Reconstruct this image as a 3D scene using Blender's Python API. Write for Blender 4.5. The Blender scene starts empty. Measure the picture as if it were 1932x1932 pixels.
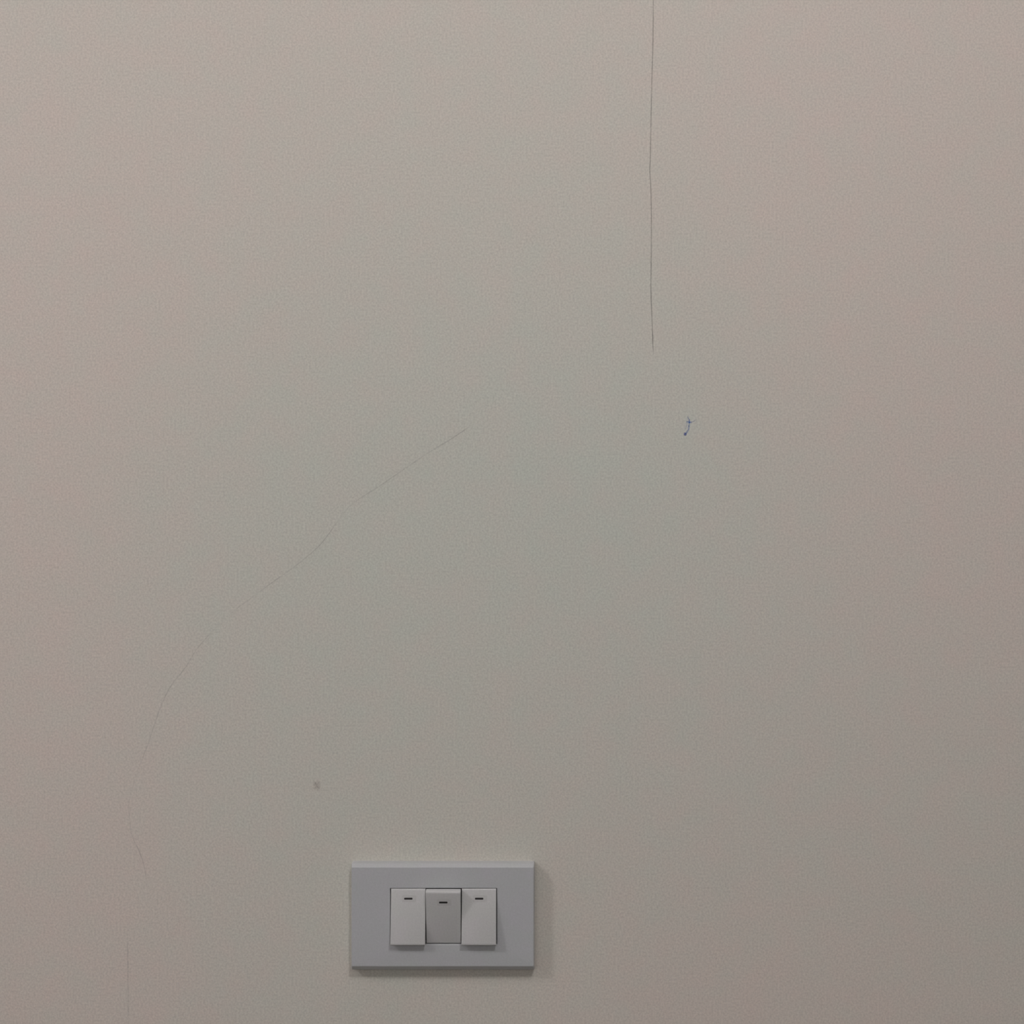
import bpy, bmesh, math, random
from mathutils import Vector

# ------------------------------------------------------------------ camera, light, exposure
S = bpy.context.scene
COL = S.collection
MM = 0.348e-3            # metres on the wall per photograph pixel
DIST = 0.806             # camera to wall
EYE = 1.50               # camera height

cam_data = bpy.data.cameras.new('camera')
cam = bpy.data.objects.new('camera', cam_data)
COL.objects.link(cam)
cam.location = (0, -DIST, EYE)
cam.rotation_euler = (math.radians(90), 0, 0)
cam_data.sensor_width = 36
cam_data.lens = 18 / (966 * MM / DIST)
cam_data.clip_start = 0.02
S.camera = cam

S.view_settings.view_transform = 'Standard'
S.view_settings.look = 'None'
S.view_settings.gamma = 1
S.view_settings.use_curve_mapping = False
S.view_settings.exposure = 0.07

world = bpy.data.worlds.new('world')
S.world = world
world.use_nodes = True
world.node_tree.nodes['Background'].inputs[0].default_value = (0.5, 0.5, 0.5, 1)
world.node_tree.nodes['Background'].inputs[1].default_value = 0.0   # closed room, lamps only


def area(name, loc, target, size, watts, colour, shape='DISK', size_y=None):
    d = bpy.data.lights.new(name, 'AREA')
    d.shape = shape
    d.size = size
    if size_y:
        d.size_y = size_y
    d.energy = watts
    d.color = colour
    o = bpy.data.objects.new(name, d)
    COL.objects.link(o)
    o.location = loc
    o.rotation_euler = (Vector(target) - Vector(loc)).to_track_quat('-Z', 'Y').to_euler()
    return o


# bare round bulbs under the ceiling near the wall, and the other lamps of the room behind the photographer
def bulb(name, loc, radius, watts, colour):
    d = bpy.data.lights.new(name, 'POINT')
    d.shadow_soft_size = radius
    d.energy = watts
    d.color = colour
    o = bpy.data.objects.new(name, d)
    COL.objects.link(o)
    o.location = loc


WHITE = (1.0, 0.952, 0.978)
bulb('ceiling_bulb', (0.24, -0.98, 2.33), 0.05, 11.9, WHITE)
bulb('ceiling_bulb', (-1.25, -0.86, 2.33), 0.10, 15.4, WHITE)
area('fluorescent_panel', (-0.80, -2.80, 2.42), (-0.80, -2.80, 0), 1.2, 15.8, WHITE, 'RECTANGLE', 0.5)


# ------------------------------------------------------------------ helpers
def at(px, py, depth=0.0):
    """photograph pixel -> (x, z) on the plane that stands `depth` metres proud of the wall"""
    k = MM * (1 - depth / DIST)
    return (px - 966) * k, EYE - (py - 966) * k


def link(name, bm, mat, parent=None, smooth=False):
    me = bpy.data.meshes.new(name)
    bmesh.ops.recalc_face_normals(bm, faces=bm.faces)
    bm.to_mesh(me)
    bm.free()
    if smooth:
        for p in me.polygons:
            p.use_smooth = True
    me.materials.append(mat)
    o = bpy.data.objects.new(name, me)
    COL.objects.link(o)
    if parent is not None:
        o.parent = parent
    return o


def new_mat(name):
    m = bpy.data.materials.new(name)
    m.use_nodes = True
    nt = m.node_tree
    b = nt.nodes['Principled BSDF']
    return m, nt, b


def node(nt, kind, **ins):
    n = nt.nodes.new(kind)
    for k, v in ins.items():
        n.inputs[k.replace('_', ' ')].default_value = v
    return n


def mix_colour(nt, blend, fac, a, b):
    n = nt.nodes.new('ShaderNodeMix')
    n.data_type = 'RGBA'
    n.blend_type = blend
    for sock, v in ((n.inputs[0], fac), (n.inputs[6], a), (n.inputs[7], b)):
        if isinstance(v, bpy.types.NodeSocket):
            nt.links.new(v, sock)
        else:
            sock.default_value = v
    return n.outputs[2]


def ramp(nt, src, stops):
    n = nt.nodes.new('ShaderNodeValToRGB')
    e = n.color_ramp.elements
    for i, (p, c) in enumerate(stops):
        el = e[i] if i < 2 else e.new(p)
        el.position = p
        el.color = c if len(c) == 4 else (*c, 1)
    nt.links.new(src, n.inputs[0])
    return n.outputs[0]


# ------------------------------------------------------------------ materials
def paint_material(name, base):
    """cream emulsion rolled on plaster: fine orange-peel stipple, faint mottle and a painted-in lens tint"""
    m, nt, b = new_mat(name)
    tc = nt.nodes.new('ShaderNodeTexCoord')
    L = nt.links.new

    def noise(scale, detail, rough):
        n = node(nt, 'ShaderNodeTexNoise', Scale=scale, Detail=detail, Roughness=rough)
        L(tc.outputs['Object'], n.inputs['Vector'])
        return n
    grain = noise(780, 3, 0.7)
    blot = noise(48, 2, 0.55)
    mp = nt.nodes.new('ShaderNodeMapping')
    mp.inputs['Location'].default_value = (0, 2.8, 0)  # offset chosen so the painted green tint falls mid-view
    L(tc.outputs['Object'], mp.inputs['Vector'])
    lens_tint = node(nt, 'ShaderNodeTexNoise', Scale=1.9, Detail=1, Roughness=0.3)   # lens colour shading, greenish mid-view, painted into the wall colour
    L(mp.outputs['Vector'], lens_tint.inputs['Vector'])
    g = ramp(nt, grain.outputs['Fac'], [(0.25, (0.82, 0.82, 0.82)), (0.75, (1.16, 1.16, 1.16))])
    p = ramp(nt, blot.outputs['Fac'], [(0.32, (0.975, 1.006, 1.0)), (0.68, (1.018, 0.992, 0.992))])
    q = ramp(nt, lens_tint.outputs['Fac'], [(0.31, (0.915, 1.015, 0.998)), (0.52, (1.01, 0.997, 0.992))])
    c = mix_colour(nt, 'MULTIPLY', 1.0, (*base, 1), g)
    c = mix_colour(nt, 'MULTIPLY', 1.0, c, p)
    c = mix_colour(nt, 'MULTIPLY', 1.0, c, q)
    L(c, b.inputs['Base Color'])
    b.inputs['Roughness'].default_value = 0.75
    b.inputs['Specular IOR Level'].default_value = 0.25
    peel = noise(330, 2, 0.5)
    wave = noise(60, 2, 0.5)
    b1 = node(nt, 'ShaderNodeBump', Strength=0.34, Distance=0.0006)
    L(peel.outputs['Fac'], b1.inputs['Height'])
    b2 = node(nt, 'ShaderNodeBump', Strength=0.22, Distance=0.0012)
    L(wave.outputs['Fac'], b2.inputs['Height'])
    L(b1.outputs['Normal'], b2.inputs['Normal'])
    L(b2.outputs['Normal'], b.inputs['Normal'])
    return m


def plastic_material(name, base, rough=0.30):
    m, nt, b = new_mat(name)
    tc = nt.nodes.new('ShaderNodeTexCoord')
    L = nt.links.new
    n = node(nt, 'ShaderNodeTexNoise', Scale=900, Detail=3, Roughness=0.7)
    L(tc.outputs['Object'], n.inputs['Vector'])
    n2 = node(nt, 'ShaderNodeTexNoise', Scale=60, Detail=2, Roughness=0.6)
    L(tc.outputs['Object'], n2.inputs['Vector'])
    g = ramp(nt, n.outputs['Fac'], [(0.25, (0.93, 0.93, 0.93)), (0.75, (1.06, 1.06, 1.06))])
    h = ramp(nt, n2.outputs['Fac'], [(0.3, (0.98, 1.0, 0.985)), (0.7, (1.01, 0.995, 1.02))])
    c = mix_colour(nt, 'MULTIPLY', 1.0, (*base, 1), g)
    c = mix_colour(nt, 'MULTIPLY', 1.0, c, h)
    L(c, b.inputs['Base Color'])
    b.inputs['Roughness'].default_value = rough
    b.inputs['Specular IOR Level'].default_value = 0.5
    bp = node(nt, 'ShaderNodeBump', Strength=0.08, Distance=0.0002)
    L(n.outputs['Fac'], bp.inputs['Height'])
    L(bp.outputs['Normal'], b.inputs['Normal'])
    return m


def mark_material(name, colour, amount, scale, low=0.35, high=0.65, floor=0.25):
    """graphite or ink caught unevenly on the stipple: broken, half-transparent strokes"""
    m, nt, b = new_mat(name)
    tc = nt.nodes.new('ShaderNodeTexCoord')
    L = nt.links.new
    n = node(nt, 'ShaderNodeTexNoise', Scale=scale, Detail=3, Roughness=0.65)
    L(tc.outputs['Object'], n.inputs['Vector'])
    r = nt.nodes.new('ShaderNodeMapRange')
    r.inputs['From Min'].default_value = low
    r.inputs['From Max'].default_value = high
    r.inputs['To Min'].default_value = amount * floor
    r.inputs['To Max'].default_value = amount
    L(n.outputs['Fac'], r.inputs['Value'])
    L(r.outputs['Result'], b.inputs['Alpha'])
    b.inputs['Base Color'].default_value = (*colour, 1)
    b.inputs['Roughness'].default_value = 0.8
    b.inputs['Specular IOR Level'].default_value = 0.1
    return m


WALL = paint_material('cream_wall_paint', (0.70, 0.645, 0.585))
SIDE = paint_material('grey_wall_paint', (0.62, 0.605, 0.59))
CEIL = paint_material('white_ceiling_paint', (0.66, 0.65, 0.63))
PLATE = plastic_material('grey_white_plastic', (0.53, 0.545, 0.555))
ROCK = plastic_material('white_rocker_plastic', (0.595, 0.60, 0.588))
DARK, _nt, _b = new_mat('dark_switch_interior')
_b.inputs['Base Color'].default_value = (0.02, 0.019, 0.018, 1)
_b.inputs['Roughness'].default_value = 0.7
INKED, _nt, _b = new_mat('black_indicator')
_n = node(_nt, 'ShaderNodeTexNoise', Scale=500.0)
_nt.links.new(ramp(_nt, _n.outputs['Fac'], [(0.3, (0.012, 0.011, 0.011)), (0.7, (0.03, 0.028, 0.027))]),
              _b.inputs['Base Color'])
_b.inputs['Roughness'].default_value = 0.5
LENS = plastic_material('indicator_lens', (0.56, 0.56, 0.55), 0.3)

FLOORM, nt, b = new_mat('brown_floor')
tc = nt.nodes.new('ShaderNodeTexCoord')
n = node(nt, 'ShaderNodeTexNoise', Scale=4.0, Detail=4.0)
nt.links.new(tc.outputs['Object'], n.inputs['Vector'])
nt.links.new(ramp(nt, n.outputs['Fac'], [(0.3, (0.13, 0.12, 0.11)), (0.7, (0.17, 0.16, 0.15))]), b.inputs['Base Color'])
b.inputs['Roughness'].default_value = 0.4


# ------------------------------------------------------------------ the room
def slab(name, lo, hi, mat):
    bm = bmesh.new()
    vs = [bm.verts.new((x, y, z)) for x in (lo[0], hi[0]) for y in (lo[1], hi[1]) for z in (lo[2], hi[2])]
    for f in ((0, 1, 3, 2), (4, 6, 7, 5), (0, 4, 5, 1), (2, 3, 7, 6), (0, 2, 6, 4), (1, 5, 7, 3)):
        bm.faces.new([vs[i] for i in f])
    o = link(name, bm, mat)
    o['kind'] = 'structure'
    return o


XL, XR, YF, TOP = -2.4, 2.2, -3.6, 2.45
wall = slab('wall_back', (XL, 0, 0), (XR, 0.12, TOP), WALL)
wall['label'] = 'cream painted plaster wall with fine roller stipple and faint marks'
slab('wall_left', (XL - 0.12, YF, 0), (XL, 0.12, TOP), SIDE)
slab('wall_right', (XR, YF, 0), (XR + 0.12, 0.12, TOP), SIDE)
slab('wall_front', (XL - 0.12, YF - 0.12, 0), (XR + 0.12, YF, TOP), SIDE)
slab('floor', (XL - 0.12, YF - 0.12, -0.1), (XR + 0.12, 0.12, 0), FLOORM)
slab('ceiling', (XL - 0.12, YF - 0.12, TOP), (XR + 0.12, 0.12, TOP + 0.1), CEIL)


# ------------------------------------------------------------------ the light switch
T = 0.0090                                   # plate thickness
XP0, XP1 = (665.0 - 966) * MM, (1008.5 - 966) * MM
ZP0, ZP1 = EYE - (1824.0 - 966) * MM, EYE - (1624.3 - 966) * MM
switch = bpy.data.objects.new('light_switch', None)
COL.objects.link(switch)
SX, SZ = (XP0 + XP1) / 2, (ZP0 + ZP1) / 2
switch.location = (SX, 0, SZ)
switch.empty_display_size = 0.05
switch['label'] = 'white plastic light switch plate with three rockers mounted on the cream wall'
switch['category'] = 'light switch'
HW, HH = (XP1 - XP0) / 2, (ZP1 - ZP0) / 2


def rounded(x0, x1, z0, z1, r, y, n=5):
    """points of a rounded rectangle, counter-clockwise, same count for every radius"""
    pts = []
    for cx, cz, a0 in ((x1 - r, z1 - r, 0), (x0 + r, z1 - r, 90), (x0 + r, z0 + r, 180), (x1 - r, z0 + r, 270)):
        for i in range(n + 1):
            a = math.radians(a0 + 90 * i / n)
            pts.append((cx + r * math.cos(a), y, cz + r * math.sin(a)))
    return pts


def loft(bm, loops):
    rings = [[bm.verts.new(p) for p in lp] for lp in loops]
    for a, b in zip(rings, rings[1:]):
        k = len(a)
        for i in range(k):
            bm.faces.new((a[i], a[(i + 1) % k], b[(i + 1) % k], b[i]))
    return rings


# window for the rockers, in switch-local coordinates at the face of the plate
wx0, wz1 = at(736.2, 1676.2, T)
wx1, wz0 = at(937.8, 1781.8, T)
wx0, wx1, wz0, wz1 = wx0 - SX, wx1 - SX, wz0 - SZ, wz1 - SZ

loops = []
loops.append(rounded(-HW, HW, -HH, HH, 0.001, 0.0))
# flat chamfer all round, its two edges slightly rounded
for ins, dep, rad in ((0, 4.20, 1.6), (0.10, 3.75, 1.5), (0.34, 3.35, 1.4), (2.60, 0.38, 0.8), (2.84, 0.16, 0.7), (3.10, 0.04, 0.6), (3.40, 0, 0.6)):
    f = ins / 3.40
    sx, top, low = 0.0009 * f, 0.0019 * f, 0.0042 * f      # short sides almost square, underside sloping most
    loops.append(rounded(-HW + sx, HW - sx, -HH + low, HH - top, rad * 0.0006, -(T - dep * 0.001)))
loops.append(rounded(wx0 - 0.0003, wx1 + 0.0003, wz0 - 0.0003, wz1 + 0.0003, 0.0004, -T))
loops.append(rounded(wx0, wx1, wz0, wz1, 0.0003, -T + 0.0003))
loops.append(rounded(wx0, wx1, wz0, wz1, 0.0003, -0.0012))
bm = bmesh.new()
loft(bm, loops)
plate = link('cover_plate', bm, PLATE, switch)
me = plate.data
for p in me.polygons:
    p.use_smooth = True
me.set_sharp_from_angle(angle=math.radians(8))

# dark carrier behind the rockers
bm = bmesh.new()
rg = loft(bm, [rounded(wx0, wx1, wz0, wz1, 0.0003, -0.0003), rounded(wx0, wx1, wz0, wz1, 0.0003, -0.0014)])
bm.faces.new(rg[0])
bm.faces.new(rg[1])
carrier = link('carrier', bm, DARK, switch)
carrier['label'] = 'dark carrier seen in the gaps between the rockers'

GAP = 0.00048
RW = (wx1 - wx0 - 4 * GAP) / 3
RH = (wz1 - wz0) - 2 * 0.00022


def rocker_mesh():
    """rocker with its face at y = 0 (front towards -y), pivot at the middle of the face"""
    bm = bmesh.new()
    D = 0.0058
    lp = [rounded(-RW / 2, RW / 2, -RH / 2 + 0.0010, RH / 2 - 0.0010, 0.0003, D)]
    for i in range(5):
        a = math.radians(90 * i / 4)
        # edges: softer at the top and bottom than at the sides
        ix = 0.00025 * (1 - math.cos(a))
        iz = 0.00150 * (1 - math.cos(a))
        lp.append(rounded(-RW / 2 + ix, RW / 2 - ix, -RH / 2 + iz, RH / 2 - iz, 0.0003, 0.00090 * (1 - math.sin(a))))
    rg = loft(bm, lp)
    bm.faces.new(rg[-1])
    bm.faces.new(rg[0])
    return bm


def indicator_mesh():
    bm = bmesh.new()
    w, h = 0.0027, 0.00062
    rg = loft(bm, [rounded(-w, w, -h, h, 0.0003, 0.0004, 3), rounded(-w, w, -h, h, 0.0003, -0.00006, 3)])
    bm.faces.new(rg[1])
    return bm


def lens_mesh():
    bm = bmesh.new()
    w, h = 0.0046, 0.0022
    rg = loft(bm, [rounded(-w, w, -h, h, 0.0006, 0.0004, 3), rounded(-w, w, -h, h, 0.0006, -0.00003, 3)])
    bm.faces.new(rg[1])
    return bm


first = None
for k, (tilt, lab) in enumerate(((-1, None), (1, 'rocker tipped the other way, its top standing out and its face in shade'), (-1, None))):
    if first is None:
        o = link('rocker', rocker_mesh(), ROCK, switch)
        for p in o.data.polygons:
            p.use_smooth = True
        o.data.set_sharp_from_angle(angle=math.radians(35))
        d = link('indicator', indicator_mesh(), INKED, o)
        d['label'] = 'short black indicator dash'
        ln = link('indicator_lens', lens_mesh(), LENS, o)
        first = (o, d, ln)
    else:
        o, d, ln = (x.copy() for x in first)
        for x in (o, d, ln):
            COL.objects.link(x)
        d.parent = o
        ln.parent = o
        o.parent = switch
    cx = wx0 + GAP + RW / 2 + k * (RW + GAP)
    cz = (wz0 + wz1) / 2
    ang = math.radians(8.6 if tilt < 0 else 12.0) * tilt
    # the recessed end of the face lies level with the plate; the rocker swings on a pivot behind its face
    o.location = (cx, -T - RH / 2 * math.sin(abs(ang)) + 0.0003, cz + (0.00005 if tilt > 0 else 0.0005))
    if tilt > 0:
        o.scale = (1, 1, 1.027)
    o.rotation_euler = (ang, 0, 0)
    drop = 0.0072 if tilt > 0 else 0.0066
    d.location = (0.0001, 0, RH / 2 - drop)
    ln.location = (0.0006, 0, RH / 2 - drop)
    if lab:
        o['label'] = lab


# ------------------------------------------------------------------ marks on the wall paint
def smooth_path(pts, step=6.0):
    """Catmull-Rom through pixel points"""
    out = []
    P = [pts[0]] + list(pts) + [pts[-1]]
    for i in range(1, len(P) - 2):
        p0, p1, p2, p3 = P[i - 1], P[i], P[i + 1], P[i + 2]
        n = max(2, int(math.dist(p1, p2) / step))
        for j in range(n):
            t = j / n
            out.append(tuple(0.5 * (2 * p1[c] + (p2[c] - p0[c]) * t + (2 * p0[c] - 5 * p1[c] + 4 * p2[c] - p3[c]) * t * t
                                    + (3 * p1[c] - p0[c] - 3 * p2[c] + p3[c]) * t ** 3) for c in (0, 1)))
    out.append(tuple(pts[-1]))
    return out


def stroke(bm, pts, width_px, seed, taper=True, step=6.0, y=-0.00004):
    rnd = random.Random(seed)
    path = smooth_path(pts, step)
    n = len(path)
    rows = []
    for i, (px, py) in enumerate(path):
        a, b_ = path[max(0, i - 1)], path[min(n - 1, i + 1)]
        tx, ty = b_[0] - a[0], b_[1] - a[1]
        l = math.hypot(tx, ty) or 1
        nx, ny = -ty / l, tx / l
        w = width_px / 2 * rnd.uniform(0.75, 1.2)
        if taper:
            w *= min(1, 0.35 + min(i, n - 1 - i) / 6)
        jx = rnd.uniform(-0.15, 0.15)
        row = []
        for s in (-1, 1):
            x, z = at(px + jx + s * nx * w, py + s * ny * w)
            row.append(bm.verts.new((x, y, z)))
        rows.append(row)
    for (a, b_), (c, d) in zip(rows, rows[1:]):
        bm.faces.new((a, b_, d, c))


def blob(bm, px, py, rx, ry, seed, y=-0.00004, n=14):
    rnd = random.Random(seed)
    vs = []
    for i in range(n):
        a = 2 * math.pi * i / n
        k = rnd.uniform(0.75, 1.15)
        x, z = at(px + rx * k * math.cos(a), py + ry * k * math.sin(a))
        vs.append(bm.verts.new((x, y, z)))
    bm.faces.new(vs)


DARKLINE = mark_material('grey_hairline', (0.16, 0.15, 0.14), 0.40, 90, 0.35, 0.62, 0.45)
PENCIL = mark_material('faint_pencil', (0.20, 0.20, 0.20), 0.22, 30, 0.38, 0.60, 0.15)
BLUE = mark_material('blue_ink', (0.02, 0.22, 0.70), 0.55, 700, 0.35, 0.65, 0.25)
NAVY = mark_material('dark_blue_ink', (0.03, 0.07, 0.42), 0.62, 900, 0.3, 0.6, 0.5)
SMUDGE = mark_material('brown_smudge', (0.30, 0.22, 0.19), 0.20, 500, 0.35, 0.65, 0.15)

bm = bmesh.new()
stroke(bm, [(1232.5, -60), (1232.5, 0), (1232, 70), (1230.5, 130), (1229, 190), (1228, 240), (1226.8, 300), (1226.2, 325),
            (1228, 360), (1229, 420), (1228.5, 500), (1228, 545), (1230, 600), (1231.5, 640), (1232.5, 669)], 1.7, 1)
o = link('line_mark', bm, DARKLINE, wall)
o['label'] = 'thin dark vertical hairline running down from the top'

bm = bmesh.new()
stroke(bm, [(884, 806), (850, 829), (812, 852), (770, 880), (716, 917), (680, 940), (655, 960), (636, 985), (621, 1006),
            (600, 1032), (560, 1066), (515, 1098), (474, 1128), (435, 1158), (400, 1192), (372, 1224), (348, 1262),
            (325, 1290), (308, 1322), (293, 1362), (280, 1402), (265, 1440), (252, 1478), (243.5, 1515), (244.5, 1545),
            (249, 1575), (260, 1600), (268, 1620), (273, 1640), (277, 1666)], 1.9, 2)
o = link('line_mark', bm, PENCIL, wall)
o['label'] = 'long faint curved pencil line sweeping down to the left'

bm = bmesh.new()
stroke(bm, [(240, 1736), (241, 1790), (241.5, 1850), (242, 1905), (242, 1990)], 1.8, 3)
o = link('line_mark', bm, PENCIL, wall)
o['label'] = 'short faint vertical line left of the switch'

bm = bmesh.new()
stroke(bm, [(1297, 786), (1299.5, 791), (1300.8, 797), (1300, 803), (1299, 810), (1296, 815), (1293.5, 819)], 2.6, 4, False, 2)
stroke(bm, [(1295, 797), (1300, 796.5), (1305, 797)], 3.4, 5, False, 2, -0.00005)
stroke(bm, [(1304, 797), (1309, 795), (1313.5, 791)], 1.6, 6, True, 2, -0.00006)
stroke(bm, [(1296, 799), (1294.5, 806), (1292, 811)], 1.8, 7, True, 2, -0.00007)
ink = link('ink_mark', bm, BLUE, wall)
ink['label'] = 'small blue ballpoint scribble'
bm = bmesh.new()
blob(bm, 1292.6, 819.2, 2.9, 3.6, 8, -0.00008)
d = link('ink_blot', bm, NAVY, ink)
d['label'] = 'dark blue blot ending the scribble'

bm = bmesh.new()
blob(bm, 598, 1482, 8, 10, 9, -0.00004)
stroke(bm, [(590, 1471), (595, 1477), (599, 1484), (604, 1490)], 3, 10, True, 2, -0.00005)
stroke(bm, [(603, 1474), (598, 1481), (594, 1487)], 2.2, 11, True, 2, -0.00006)
o = link('smudge', bm, SMUDGE, wall)
o['label'] = 'faint brown smudge'
